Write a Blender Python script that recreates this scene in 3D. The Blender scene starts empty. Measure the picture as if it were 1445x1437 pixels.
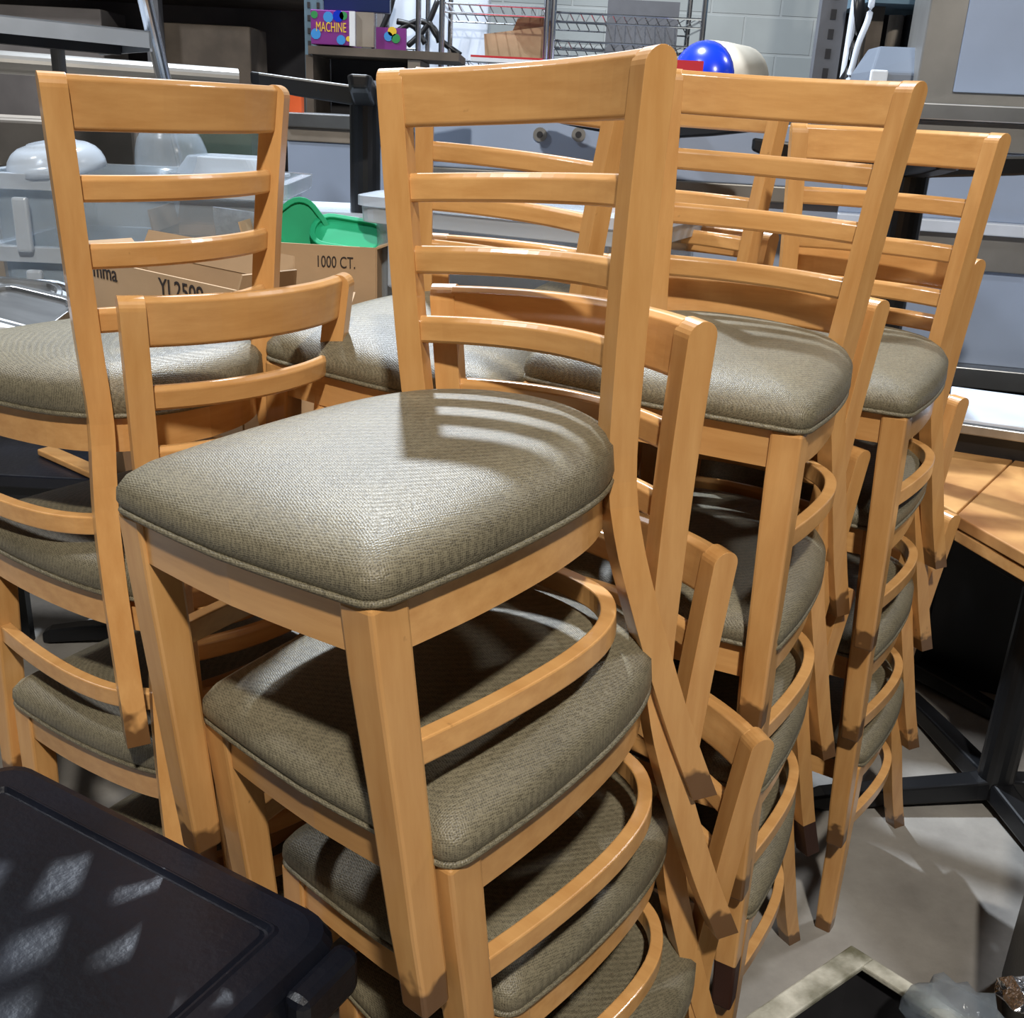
import bpy, bmesh, math, random
from mathutils import Vector as V, Matrix
random.seed(4)
C = bpy.context.scene.collection
sc = bpy.context.scene
PI = math.pi
# ------------------------------------------------------------------ camera
W, H, F = 1445, 1437, 1460.2
CR, CU, CF = V((.998715, .018106, .047327)), V((-.050672, .356866, .932780)), V((0, .933980, -.357325))
CC = V((0, 0, 1.614))
cam = bpy.data.objects.new('camera', bpy.data.cameras.new('camera')); C.objects.link(cam)
cam.matrix_world = Matrix.Translation(CC) @ Matrix((CR, CU, -CF)).transposed().to_4x4()
cam.data.sensor_fit = 'HORIZONTAL'; cam.data.sensor_width = 36; cam.data.lens = F / W * 36
cam.data.clip_start = .05
sc.camera = cam
sc.view_settings.view_transform = 'Standard'; sc.view_settings.look = 'None'
sc.view_settings.gamma = 1; sc.view_settings.use_curve_mapping = False
sc.view_settings.exposure = -0.55
# ------------------------------------------------------------------ world and lamps
w = bpy.data.worlds.new('world'); sc.world = w; w.use_nodes = True
w.node_tree.nodes['Background'].inputs[0].default_value = (.55, .62, .75, 1)
w.node_tree.nodes['Background'].inputs[1].default_value = .3
def lamp(name, loc, target, size, power, col=(1, 1, 1)):
    l = bpy.data.lights.new(name, 'AREA'); l.shape = 'DISK'; l.size = size; l.energy = power; l.color = col
    o = bpy.data.objects.new(name, l); C.objects.link(o); o.location = loc
    o.rotation_euler = (V(target) - V(loc)).to_track_quat('-Z', 'Y').to_euler()
    return o
lamp('high_bay_lamp_rear', (-.9, 4.7, 5.0), (0, 1.4, .8), .16, 640, (.80, .89, 1))
lamp('high_bay_lamp_front', (.35, -2.0, 5.0), (.2, 1.4, .8), .25, 400, (1, .94, .85))
lamp('fill_lamp_side', (3.6, 3.4, 5.4), (1.5, 5, 1), .5, 190, (.95, .97, 1))  # fill light added out of view to brighten the right background
lamp('fill_lamp_left', (-3.8, 2.2, 5.4), (-1.6, 4.5, 1), .5, 230, (.95, .97, 1))  # added fill, not a known fixture; lifts the rack and left background
# ------------------------------------------------------------------ projection helpers
def ray(x, y): return CF + CR * ((x - W / 2) / F) - CU * ((y - H / 2) / F)
def at(x, y, Y):
    q = ray(x, y); return CC + q * (Y / q.y)
def atz(x, y, z):
    q = ray(x, y); return CC + q * ((z - CC.z) / q.z)
# ------------------------------------------------------------------ materials
def L(*c):   # sRGB 0-255 -> linear
    return tuple(((v / 255) / 12.92 if v / 255 <= .04045 else ((v / 255 + .055) / 1.055) ** 2.4) for v in c) + (1,)
M = {}
def mat(name, col, rough=.5, metal=0, spec=.5, noise=0, nscale=8, bump=0, bscale=60, trans=0, ior=1.45, emit=None, alpha=1, col2=None, stretch=None, coat=0):
    m = bpy.data.materials.new(name); m.use_nodes = True; nt = m.node_tree; N = nt.nodes; b = N['Principled BSDF']
    b.inputs['Base Color'].default_value = col; b.inputs['Roughness'].default_value = rough; b.inputs['Metallic'].default_value = metal
    b.inputs['Specular IOR Level'].default_value = spec; b.inputs['Transmission Weight'].default_value = trans; b.inputs['IOR'].default_value = ior
    b.inputs['Alpha'].default_value = alpha; b.inputs['Coat Weight'].default_value = coat; b.inputs['Coat Roughness'].default_value = .15
    tc = N.new('ShaderNodeTexCoord'); src = tc.outputs['Object']
    if stretch:
        mp = N.new('ShaderNodeMapping'); mp.inputs['Scale'].default_value = stretch; nt.links.new(src, mp.inputs[0]); src = mp.outputs[0]
    if noise or col2:
        n = N.new('ShaderNodeTexNoise'); n.inputs['Scale'].default_value = nscale; n.inputs['Detail'].default_value = 6; nt.links.new(src, n.inputs['Vector'])
        cr = N.new('ShaderNodeValToRGB'); cr.color_ramp.elements[0].position = .35; cr.color_ramp.elements[1].position = .68
        c2 = col2 or tuple(max(0, v * (1 - noise)) for v in col[:3]) + (1,)
        cr.color_ramp.elements[0].color = c2; cr.color_ramp.elements[1].color = col
        nt.links.new(n.outputs['Fac'], cr.inputs[0]); nt.links.new(cr.outputs[0], b.inputs['Base Color'])
    if bump:
        n2 = N.new('ShaderNodeTexNoise'); n2.inputs['Scale'].default_value = bscale; n2.inputs['Detail'].default_value = 4; nt.links.new(src, n2.inputs['Vector'])
        bp = N.new('ShaderNodeBump'); bp.inputs['Strength'].default_value = bump; bp.inputs['Distance'].default_value = .01
        nt.links.new(n2.outputs['Fac'], bp.inputs['Height']); nt.links.new(bp.outputs[0], b.inputs['Normal'])
    if emit: b.inputs['Emission Color'].default_value = emit[0]; b.inputs['Emission Strength'].default_value = emit[1]
    M[name] = m; return m
def wood_mat(name, c1, c2, rough=.3, scale=(14, 14, 1.6), dark=L(70, 42, 22)):
    m = mat(name, c1, rough, coat=.35); nt = m.node_tree; N = nt.nodes; b = N['Principled BSDF']
    tc = N.new('ShaderNodeTexCoord'); oi = N.new('ShaderNodeObjectInfo')
    add = N.new('ShaderNodeVectorMath'); add.operation = 'ADD'; ml = N.new('ShaderNodeVectorMath'); ml.operation = 'SCALE'
    ml.inputs['Scale'].default_value = 7; cb = N.new('ShaderNodeCombineXYZ')
    for i in range(3): nt.links.new(oi.outputs['Random'], cb.inputs[i])
    nt.links.new(cb.outputs[0], ml.inputs[0]); nt.links.new(tc.outputs['Object'], add.inputs[0]); nt.links.new(ml.outputs[0], add.inputs[1])
    mp = N.new('ShaderNodeMapping'); mp.inputs['Scale'].default_value = scale; nt.links.new(add.outputs[0], mp.inputs[0])
    n = N.new('ShaderNodeTexNoise'); n.inputs['Scale'].default_value = 3; n.inputs['Detail'].default_value = 8; n.inputs['Roughness'].default_value = .6; nt.links.new(mp.outputs[0], n.inputs['Vector'])
    r = N.new('ShaderNodeValToRGB'); r.color_ramp.elements[0].position = .3; r.color_ramp.elements[1].position = .7
    r.color_ramp.elements[0].color = c2; r.color_ramp.elements[1].color = c1; nt.links.new(n.outputs['Fac'], r.inputs[0])
    # small dents and scuffs
    n3 = N.new('ShaderNodeTexNoise'); n3.inputs['Scale'].default_value = 38; n3.inputs['Detail'].default_value = 3; nt.links.new(add.outputs[0], n3.inputs['Vector'])
    r3 = N.new('ShaderNodeValToRGB'); r3.color_ramp.elements[0].position = .76; r3.color_ramp.elements[1].position = .84
    r3.color_ramp.elements[0].color = (0, 0, 0, 1); r3.color_ramp.elements[1].color = (.7, .7, .7, 1); nt.links.new(n3.outputs['Fac'], r3.inputs[0])
    # worn dark end grain near the feet
    sep = N.new('ShaderNodeSeparateXYZ'); nt.links.new(tc.outputs['Object'], sep.inputs[0])
    n4 = N.new('ShaderNodeTexNoise'); n4.inputs['Scale'].default_value = 30; nt.links.new(add.outputs[0], n4.inputs['Vector'])
    ma = N.new('ShaderNodeMath'); ma.operation = 'MULTIPLY_ADD'; ma.inputs[1].default_value = -.11; nt.links.new(n4.outputs['Fac'], ma.inputs[0]); nt.links.new(sep.outputs['Z'], ma.inputs[2])
    mr = N.new('ShaderNodeMapRange'); mr.inputs['From Min'].default_value = -.008; mr.inputs['From Max'].default_value = -.022; mr.inputs['To Min'].default_value = 0; mr.inputs['To Max'].default_value = .85
    nt.links.new(ma.outputs[0], mr.inputs[0])
    mx0 = N.new('ShaderNodeMath'); mx0.operation = 'MAXIMUM'; nt.links.new(r3.outputs[0], mx0.inputs[0]); nt.links.new(mr.outputs[0], mx0.inputs[1])
    mx = N.new('ShaderNodeMix'); mx.data_type = 'RGBA'; nt.links.new(mx0.outputs[0], mx.inputs['Factor']); nt.links.new(r.outputs[0], mx.inputs['A']); mx.inputs['B'].default_value = dark
    hsv = N.new('ShaderNodeHueSaturation'); nt.links.new(mx.outputs['Result'], hsv.inputs['Color'])
    mv = N.new('ShaderNodeMapRange'); mv.inputs['To Min'].default_value = .88; mv.inputs['To Max'].default_value = 1.08; nt.links.new(oi.outputs['Random'], mv.inputs[0]); nt.links.new(mv.outputs[0], hsv.inputs['Value'])
    nt.links.new(hsv.outputs[0], b.inputs['Base Color'])
    return m
wood_mat('maple', L(206, 157, 98), L(189, 137, 79), .33, (16, 16, 2.2))
wood_mat('maple_rail', L(208, 159, 100), L(189, 138, 81), .3, (2.2, 12, 22))
def vinyl_mat():
    m = mat('vinyl', L(116, 107, 88), .47, spec=.6); nt = m.node_tree; N = nt.nodes; b = N['Principled BSDF']
    tc = N.new('ShaderNodeTexCoord'); mp = N.new('ShaderNodeMapping'); mp.inputs['Scale'].default_value = (1, .8, 1); mp.inputs['Rotation'].default_value = (.12, .1, .3); nt.links.new(tc.outputs['Object'], mp.inputs[0])
    mu = N.new('ShaderNodeTexVoronoi'); mu.inputs['Scale'].default_value = 520; mu.inputs['Randomness'].default_value = .35; nt.links.new(mp.outputs[0], mu.inputs['Vector'])
    n = N.new('ShaderNodeTexNoise'); n.inputs['Scale'].default_value = 180; n.inputs['Detail'].default_value = 3; nt.links.new(tc.outputs['Object'], n.inputs['Vector'])
    ad = N.new('ShaderNodeMath'); ad.operation = 'MULTIPLY_ADD'; ad.inputs[1].default_value = .7; nt.links.new(n.outputs['Fac'], ad.inputs[0]); nt.links.new(mu.outputs[0], ad.inputs[2])
    r = N.new('ShaderNodeValToRGB'); r.color_ramp.elements[0].position = .45; r.color_ramp.elements[1].position = 1.0
    r.color_ramp.elements[0].color = L(72, 66, 52); r.color_ramp.elements[1].color = L(125, 117, 95); nt.links.new(ad.outputs[0], r.inputs[0])
    n2 = N.new('ShaderNodeTexNoise'); n2.inputs['Scale'].default_value = 5; n2.inputs['Detail'].default_value = 5; nt.links.new(tc.outputs['Object'], n2.inputs['Vector'])
    mx = N.new('ShaderNodeMix'); mx.data_type = 'RGBA'; mx.blend_type = 'MULTIPLY'; mx.inputs['Factor'].default_value = .45; nt.links.new(r.outputs[0], mx.inputs['A'])
    r2 = N.new('ShaderNodeValToRGB'); r2.color_ramp.elements[0].color = (.55, .55, .55, 1); r2.color_ramp.elements[0].position = .35; r2.color_ramp.elements[1].position = .6; nt.links.new(n2.outputs['Fac'], r2.inputs[0]); nt.links.new(r2.outputs[0], mx.inputs['B'])
    nt.links.new(mx.outputs['Result'], b.inputs['Base Color'])
    bp = N.new('ShaderNodeBump'); bp.inputs['Strength'].default_value = .5; bp.inputs['Distance'].default_value = .0012; nt.links.new(ad.outputs[0], bp.inputs['Height']); nt.links.new(bp.outputs[0], b.inputs['Normal'])
vinyl_mat()
mat('piping', L(98, 92, 76), .4)
mat('black_metal', L(24, 25, 28), .38, spec=.5, noise=.3)
mat('black_plastic', L(22, 25, 36), .34, spec=.55, bump=.08, bscale=90, col2=L(14, 16, 24), nscale=6)
mat('steel', L(168, 170, 172), .32, metal=.9, noise=.25, nscale=5, stretch=(1, 6, 1))
mat('steel_dull', L(140, 138, 134), .45, metal=.6, noise=.25, nscale=4)
mat('chrome', L(190, 192, 196), .22, metal=1)
mat('film', L(158, 173, 198), .35, noise=.12, nscale=3, coat=.3)
mat('tank_glass', L(120, 140, 132), .1, trans=.5, ior=1.1, alpha=.6)
mat('galvanised', L(176, 184, 194), .45, metal=.35, noise=.2, nscale=6)
mat('white_film', L(205, 214, 228), .4, noise=.1)
mat('dark', L(46, 45, 48), .7, noise=.4)
mat('rack_back', L(120, 116, 116), .7, noise=.5, nscale=2.5)
mat('darkbrown', L(98, 88, 78), .7, noise=.4)
mat('grey_paint', L(96, 98, 104), .5, noise=.2)
mat('beige_grey', L(142, 133, 122), .6, noise=.2)
mat('bluegrey', L(96, 122, 138), .5, noise=.25)
mat('cardboard', L(176, 148, 116), .85, noise=.12, nscale=6, bump=.1, bscale=30)
mat('cardboard_dark', L(140, 112, 84), .85, noise=.2)
mat('ink', L(45, 38, 36), .8)
mat('clear_plastic', L(176, 190, 202), .2, trans=.35, ior=1.2, alpha=.42, bump=.15, bscale=12)
mat('clear_lid', L(200, 209, 219), .2, trans=.3, ior=1.2, alpha=.72, bump=.2, bscale=14)
mat('white_plastic', L(222, 226, 232), .35, noise=.06)
mat('green', L(28, 160, 112), .6, spec=.3, noise=.15)
mat('red', L(190, 38, 46), .4)
mat('orange', L(214, 92, 42), .45)
mat('blue', L(16, 52, 190), .25, coat=.5)
mat('cream', L(208, 200, 184), .5, noise=.08)
mat('purple', L(120, 44, 128), .4)
mat('yellow', L(224, 188, 50), .5)
mat('sky_blue', L(60, 140, 210), .4)
mat('leaf', L(50, 140, 80), .4)
mat('bubble_wrap', L(186, 186, 192), .35, noise=.4, nscale=60, bump=.8, bscale=70, alpha=.85)
mat('bag', L(190, 205, 220), .12, trans=.7, ior=1.15, alpha=.5, bump=1, bscale=18)
mat('foil', L(215, 215, 220), .2, metal=1, bump=1, bscale=25)
mat('dirty_white', L(205, 203, 190), .55, col2=L(98, 96, 76), nscale=14, bump=.3, bscale=50)
mat('plank', L(206, 158, 98), .5, col2=L(158, 108, 62), nscale=5, stretch=(1, 1, 1))
mat('stain_wood', L(62, 38, 30), .5, noise=.3)
mat('scuff', L(112, 116, 124), .55, noise=.6, nscale=25)
mat('copper', L(120, 66, 44), .45)
# concrete floor
m = mat('concrete', L(138, 134, 128), .55); nt = m.node_tree; N = nt.nodes; b = N['Principled BSDF']; tc = N.new('ShaderNodeTexCoord')
n = N.new('ShaderNodeTexNoise'); n.inputs['Scale'].default_value = 2.2; n.inputs['Detail'].default_value = 10; n.inputs['Roughness'].default_value = .65; nt.links.new(tc.outputs['Object'], n.inputs['Vector'])
r = N.new('ShaderNodeValToRGB'); r.color_ramp.elements[0].position = .3; r.color_ramp.elements[1].position = .7; r.color_ramp.elements[0].color = L(112, 108, 103); r.color_ramp.elements[1].color = L(162, 158, 151); nt.links.new(n.outputs['Fac'], r.inputs[0]); nt.links.new(r.outputs[0], b.inputs['Base Color'])
n5 = N.new('ShaderNodeTexNoise'); n5.inputs['Scale'].default_value = 60; nt.links.new(tc.outputs['Object'], n5.inputs['Vector'])
bp = N.new('ShaderNodeBump'); bp.inputs['Strength'].default_value = .15; bp.inputs['Distance'].default_value = .004; nt.links.new(n5.outputs['Fac'], bp.inputs['Height']); nt.links.new(bp.outputs[0], b.inputs['Normal'])
# painted block wall
m = mat('blocks', L(150, 156, 156), .8); nt = m.node_tree; N = nt.nodes; b = N['Principled BSDF']; tc = N.new('ShaderNodeTexCoord')
mp = N.new('ShaderNodeMapping'); mp.inputs['Rotation'].default_value = (PI / 2, 0, 0); nt.links.new(tc.outputs['Object'], mp.inputs[0])
bk = N.new('ShaderNodeTexBrick'); bk.inputs['Scale'].default_value = 1; bk.inputs['Brick Width'].default_value = .4; bk.inputs['Row Height'].default_value = .2; bk.inputs['Mortar Size'].default_value = .008; bk.inputs['Mortar Smooth'].default_value = .3
bk.inputs['Color1'].default_value = L(166, 172, 172); bk.inputs['Color2'].default_value = L(150, 157, 158); bk.inputs['Mortar'].default_value = L(176, 181, 181); nt.links.new(mp.outputs[0], bk.inputs['Vector'])
n = N.new('ShaderNodeTexNoise'); n.inputs['Scale'].default_value = 3; n.inputs['Detail'].default_value = 8; nt.links.new(tc.outputs['Object'], n.inputs['Vector'])
mx = N.new('ShaderNodeMix'); mx.data_type = 'RGBA'; mx.blend_type = 'MULTIPLY'; mx.inputs['Factor'].default_value = .5; nt.links.new(bk.outputs['Color'], mx.inputs['A']); nt.links.new(n.outputs['Fac'], mx.inputs['B'])
r = N.new('ShaderNodeMix'); r.data_type = 'RGBA'; r.inputs['Factor'].default_value = .35; nt.links.new(mx.outputs['Result'], r.inputs['A']); r.inputs['B'].default_value = L(170, 176, 176); nt.links.new(r.outputs['Result'], b.inputs['Base Color'])
bp = N.new('ShaderNodeBump'); bp.inputs['Distance'].default_value = .01; bp.inputs['Strength'].default_value = .6; bp.invert = True; nt.links.new(bk.outputs['Fac'], bp.inputs['Height']); nt.links.new(bp.outputs[0], b.inputs['Normal'])
# ------------------------------------------------------------------ mesh helpers
def obj(name, bm, m, parent=None, bevel=0, smooth=False, seg=2):
    bmesh.ops.recalc_face_normals(bm, faces=bm.faces)
    me = bpy.data.meshes.new(name); bm.to_mesh(me); bm.free()
    o = bpy.data.objects.new(name, me); C.objects.link(o); me.materials.append(M[m] if isinstance(m, str) else m)
    if parent: o.parent = parent
    if smooth:
        for p in me.polygons: p.use_smooth = True
    if bevel:
        b = o.modifiers.new('bevel', 'BEVEL'); b.width = bevel; b.segments = seg; b.limit_method = 'ANGLE'; b.angle_limit = .6
    return o
def tag(o, label, cat, group=None, kind=None):
    o['label'] = label; o['category'] = cat
    if group: o['group'] = group
    if kind: o['kind'] = kind
    return o
def thing(name, label, cat, loc=(0, 0, 0), rz=0, group=None):
    o = bpy.data.objects.new(name, None); C.objects.link(o); o.location = loc; o.rotation_euler = (0, 0, rz); o.empty_display_size = .05
    return tag(o, label, cat, group)
def box(bm, c, s, rz=0, R=None):
    mt = Matrix.Translation(c) @ (R.to_4x4() if R else Matrix.Rotation(rz, 4, 'Z')) @ Matrix.Diagonal((s[0], s[1], s[2], 1))
    bmesh.ops.create_cube(bm, size=1, matrix=mt); return bm
def B(): return bmesh.new()
def bx(c, s, rz=0): return box(B(), c, s, rz)
def loft(bm, rings, closed=True, caps=True, loop=False):
    vs = [[bm.verts.new(p) for p in r] for r in rings]; n = len(rings[0])
    pairs = list(zip(vs, vs[1:])) + ([(vs[-1], vs[0])] if loop else [])
    for a, b in pairs:
        for i in range(n if closed else n - 1):
            j = (i + 1) % n; bm.faces.new((a[i], a[j], b[j], b[i]))
    if caps and not loop:
        bm.faces.new(vs[0]); bm.faces.new(vs[-1][::-1])
    return bm
def tube(bm, pts, r, n=8, loop=False, ratio=1):
    pts = [V(p) for p in pts]; rings = []; up = V((0, 0, 1)); N_ = len(pts)
    for i, p in enumerate(pts):
        if loop: t = pts[(i + 1) % N_] - pts[i - 1]
        else: t = pts[min(i + 1, N_ - 1)] - pts[max(i - 1, 0)]
        t.normalize(); a = t.cross(up)
        if a.length < .05: a = t.cross(V((1, 0, 0)))
        a.normalize(); b = a.cross(t).normalized()
        rr = r[i] if isinstance(r, (list, tuple)) else r
        rings.append([p + a * rr * math.cos(2 * PI * k / n) + b * rr * ratio * math.sin(2 * PI * k / n) for k in range(n)])
    return loft(bm, rings, loop=loop)
def pslab(P0, P1, P2, th, bm=None):
    """slab with corners P0, P1, P2 (and their fourth), thickness th along the downward normal"""
    bm = bm or B(); P0, P1, P2 = V(P0), V(P1), V(P2); P3 = P1 + P2 - P0
    n = (P1 - P0).cross(P2 - P0).normalized()
    if n.z > 0: n = -n
    return loft(bm, [[P0, P1, P3, P2], [p + n * th for p in (P0, P1, P3, P2)]])
def cyl(bm, a, b, r1, r2=None, n=20):
    a, b = V(a), V(b); t = (b - a).normalized(); x = t.cross(V((0, 0, 1)))
    if x.length < .05: x = V((1, 0, 0))
    x.normalize(); y = x.cross(t); r2 = r1 if r2 is None else r2
    return loft(bm, [[p + x * r * math.cos(2 * PI * k / n) + y * r * math.sin(2 * PI * k / n) for k in range(n)] for p, r in ((a, r1), (b, r2))])
def interp(z, zs, vs):
    if z <= zs[0]: return vs[0]
    for i in range(len(zs) - 1):
        if z <= zs[i + 1]:
            t = (z - zs[i]) / (zs[i + 1] - zs[i]); return vs[i] + (vs[i + 1] - vs[i]) * t
    return vs[-1]
def spline(pts, k=6):
    out = []; n = len(pts)
    for i in range(n - 1):
        p0, p1, p2, p3 = pts[max(i - 1, 0)], pts[i], pts[i + 1], pts[min(i + 2, n - 1)]
        for j in range(k):
            t = j / k
            out.append(tuple(.5 * (2 * b + (c - a) * t + (2 * a - 5 * b + 4 * c - d) * t * t + (-a + 3 * b - 3 * c + d) * t ** 3) for a, b, c, d in zip(p0, p1, p2, p3)))
    out.append(tuple(pts[-1])); return out
# ------------------------------------------------------------------ the setting
def struct(name, bm, m):
    o = obj(name, bm, m); o['kind'] = 'structure'; return o
struct('floor', bx((0, 1.2, -.05), (11, 12, .1)), 'concrete')
struct('wall_back', bx((0, 6.7, 3), (11, .2, 6)), 'blocks')
struct('wall_left', bx((-5.5, 1.2, 3), (.2, 12, 6)), 'dark')
struct('wall_right', bx((5.5, 1.2, 3), (.2, 12, 6)), 'dark')
struct('wall_front', bx((0, -4.7, 3), (11, .2, 6)), 'dark')
struct('ceiling', bx((0, 1.2, 6.05), (11, 12, .1)), 'dark')
# ------------------------------------------------------------------ the chair
TOE = .50; PW, DP = .031, .034; ZT, ZS, PZ = .86, .435, .2645
PK = [(0, .213, .500), (.10, .196, .467), (.20, .182, .438), (.29, .169, .416), (.36, .158, .404), (.435, .151, .399), (.55, .158, .398), (.70, .168, .403), (.86, .181, .412)]
PKs = spline(PK, 5)
def post_c(z):
    zs = [p[0] for p in PKs]; return interp(z, zs, [p[1] for p in PKs]), interp(z, zs, [p[2] for p in PKs])
def seat_outline():
    half = [(0, -.010), (.08, -.007), (.165, -.001), (.187, .003), (.198, .016), (.201, .04), (.2045, .12), (.202, .20), (.195, .27), (.182, .33), (.160, .378), (.128, .414), (.07, .442), (0, .452)]
    s = spline(half, 4); return s + [(-x, y) for x, y in s[-2:0:-1]]
def offset(poly, d):
    out = []; n = len(poly)
    for i in range(n):
        a, b = V(poly[i - 1] + (0,)), V(poly[(i + 1) % n] + (0,)); t = (b - a).normalized()
        out.append((poly[i][0] - t.y * d, poly[i][1] + t.x * d))
    return out
OUT = seat_outline()
def scaled(d):   # inset by scaling for the crown
    kx = 1 - d / .2; ky = 1 - d / .225
    return [(x * kx, (y - .22) * ky + .22) for x, y in OUT]
def make_chair():
    root = thing('ladder_back_chair', 'x', 'chair')
    # cushion
    prof = [(.006, .431), (.002, .436), (-.0025, .446), (-.001, .457), (.007, .468), (.022, .4775), (.05, .4845), (.09, .488), (.14, .490), (.185, .491)]
    bm = B(); rings = []
    for d, z in prof:
        rings.append([(x, y, z + (.020 * max(y, 0) / .45 if z > .45 else 0)) for x, y in (offset(OUT, d) if d < .004 else scaled(d))])
    loft(bm, rings)
    cu = obj('seat_cushion', bm, 'vinyl', root, smooth=True)
    obj('piping', tube(B(), [(x, y, .4345) for x, y in offset(OUT, .0015)], .0038, 6, loop=True), 'vinyl', cu, smooth=True)
    # bent seat frame
    def band(bm, d0, d1, z0, z1):
        o, i = offset(OUT, d0), offset(OUT, d1); n = len(o)
        loft(bm, [[(o[k][0], o[k][1], z0), (o[k][0], o[k][1], z1), (i[k][0], i[k][1], z1), (i[k][0], i[k][1], z0)] for k in range(n)], loop=True); return bm
    obj('seat_frame', band(B(), .010, .030, .381, .4305), 'maple_rail', root, bevel=.002, smooth=False)
    # hoop stretcher, joined to the back of the front legs
    half = [(.184, .045), (.193, .12), (.198, .20), (.196, .27), (.184, .33), (.158, .376), (.12, .405), (.06, .420), (0, .424)]
    s = spline(half, 4); pl = s + [(-x, y) for x, y in s[-2::-1]]
    bm = B(); rings = []
    for k, (x, y) in enumerate(pl):
        a = V(pl[max(k - 1, 0)]); b = V(pl[min(k + 1, len(pl) - 1)]); t = (b - a).normalized(); n = V((t.y, -t.x)); p = V((x, y))
        o, i = p + n * .009, p - n * .009
        rings.append([(o.x, o.y, .263), (o.x, o.y, .290), (i.x, i.y, .290), (i.x, i.y, .263)])
    obj('stretcher', loft(bm, rings), 'maple_rail', root, bevel=.002)
    for s_ in (-1, 1):
        # front leg
        bm = B(); rings = []
        for z, xo, xi, yf, yb in ((0, .205, .172, .022, .056), (.03, .2045, .1705, .021, .056), (.095, .2028, .1667, .0167, .0532), (.20, .2005, .1625, .012, .050), (.36, .1965, .1555, .004, .046), (.4305, .1945, .1535, .002, .045)):
            rings.append([(s_ * xo, yf, z), (s_ * xi, yf, z), (s_ * xi, yb, z), (s_ * xo, yb, z)])
        obj('leg', loft(bm, rings), 'maple', root, bevel=.004)
        # rear post
        bm = B(); rings = []; t = TOE
        u = V((math.cos(t), -math.sin(t))); v = V((math.sin(t), math.cos(t)))
        zs = [i * .86 / 30 for i in range(31)]
        def ring(z, d0, d1):
            x, y = post_c(min(z, .86)); c = V((x, y)); q = []
            for cu_, cv in ((-1, d0), (1, d0), (1, d1), (-1, d1)):
                p = c + u * cu_ * PW / 2 + v * cv * DP / 2; q.append((s_ * p.x, p.y, z))
            return q
        for z in zs[:-1]: rings.append(ring(z, -1, 1))
        for a in range(0, 7):
            an = a * PI / 12; k = math.cos(an); rings.append(ring(.845 + .017 * math.sin(an), -max(k, .12), max(k, .12)))
        obj('back_post', loft(bm, rings), 'maple', root, bevel=.0025)
    # rails: arcs between the posts
    def rail(name, z0, z1, th, fr, round_top=False):
        zc = (z0 + z1) / 2; bm = B(); rings = []; n = 18
        def arc(z):
            x, y = post_c(z); v = V((math.sin(TOE), math.cos(TOE))); u = V((math.cos(TOE), -math.sin(TOE)))
            p = V((x, y)) - u * (PW / 2 - .004) + v * fr; half = p.x; sag = half * math.tan(TOE * .92 / 2); R_ = (half * half + sag * sag) / (2 * sag)
            return half, p.y, sag, R_
        for k in range(n + 1):
            q = []
            for z, e in ((z0, -.7), (z0 + .004, -1), (z1 - .006, -1), (z1, -.45), (z1, .45), (z1 - .006, 1), (z0 + .004, 1), (z0, .7)):
                half, y0, sag, R_ = arc(z); phm = math.asin(half / R_); ph = -phm + 2 * phm * k / n
                rr = R_ + e * th / 2; q.append((rr * math.sin(ph), y0 - R_ * math.cos(phm) + rr * math.cos(ph), z))
            rings.append(q)
        return obj(name, loft(bm, rings), 'maple_rail', root, smooth=False, bevel=.0015)
    rail('top_rail', .797, .8605, .022, -.004)
    for z1 in (.7463, .6637, .5811): rail('slat', z1 - .0325, z1, .017, -.003)
    return root
chairs = {
 'A': (-.228, .8506, .7956, -.6932, .03, -.0669), 'B': (-.1606, .8886, .5326, -.6887, .0632, -.0368), 'C': (-.121, .9587, .258, -.684, -.0076, -.0321), 'D': (-.0782, 1.008, .0015, -.7376, -.0048, .0139),
 'E': (.1647, 1.3035, .8347, -.4724, -.0226, .021), 'E2': (.1868, 1.3323, .5154, -.4945, -.0094, -.0001), 'E3': (.2042, 1.3647, .2661, -.4895, -.0031, .0095), 'E4': (.221, 1.3986, .0053, -.4757, -.0112, .0283),
 'H': (.459, 1.7112, .7566, -.5546, .0075, .0005), 'H2': (.4889, 1.7691, .5314, -.5638, .0075, -.0076), 'H3': (.5142, 1.8088, .2598, -.5872, -.0001, -.0024), 'H4': (.5448, 1.8609, .0017, -.5922, -.0141, .0224),
 'F': (-.818, 1.672, .7755, 4.1539, -.0072, .0042), 'G': (-.7324, 1.6264, .5291, 4.1135, -.0178, -.0172), 'F3': (-.6783, 1.586, .2645, 4.1352, 0, 0), 'F4': (-.6136, 1.5439, 0, 4.1352, 0, 0),
 'J': (-.2342, 1.4955, .7999, -.4509, .021, .0517), 'J2': (-.2015, 1.5582, .5328, -.4938, -.0004, .006), 'J3': (-.1755, 1.6098, .2645, -.4727, 0, 0), 'J4': (-.1472, 1.665, 0, -.4727, 0, 0),
 'K': (.1745, 2.055, .8016, -.4345, .0062, .018), 'K2': (.2018, 2.1029, .5309, -.4496, .0014, .0025), 'K3': (.2222, 2.1506, .2645, -.4425, 0, 0), 'K4': (.2448, 2.1983, 0, -.4425, 0, 0)}
lv = ['topmost ', 'second from top ', 'third from top ', 'bottom ']
st = {'A': ('of the nearest centre stack', 'chairs of the nearest centre stack'), 'E': ('of the stack just right of the nearest', 'chairs of the stack right of the nearest'),
      'H': ('of the farthest right stack', 'chairs of the far right stack'), 'F': ('of the left stack turned backwards', 'chairs of the left stack'),
      'J': ('of the stack directly behind the nearest stack', 'chairs of the stack behind the nearest'), 'K': ('of the rearmost stack, behind the right one', 'chairs of the rearmost stack')}
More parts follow.
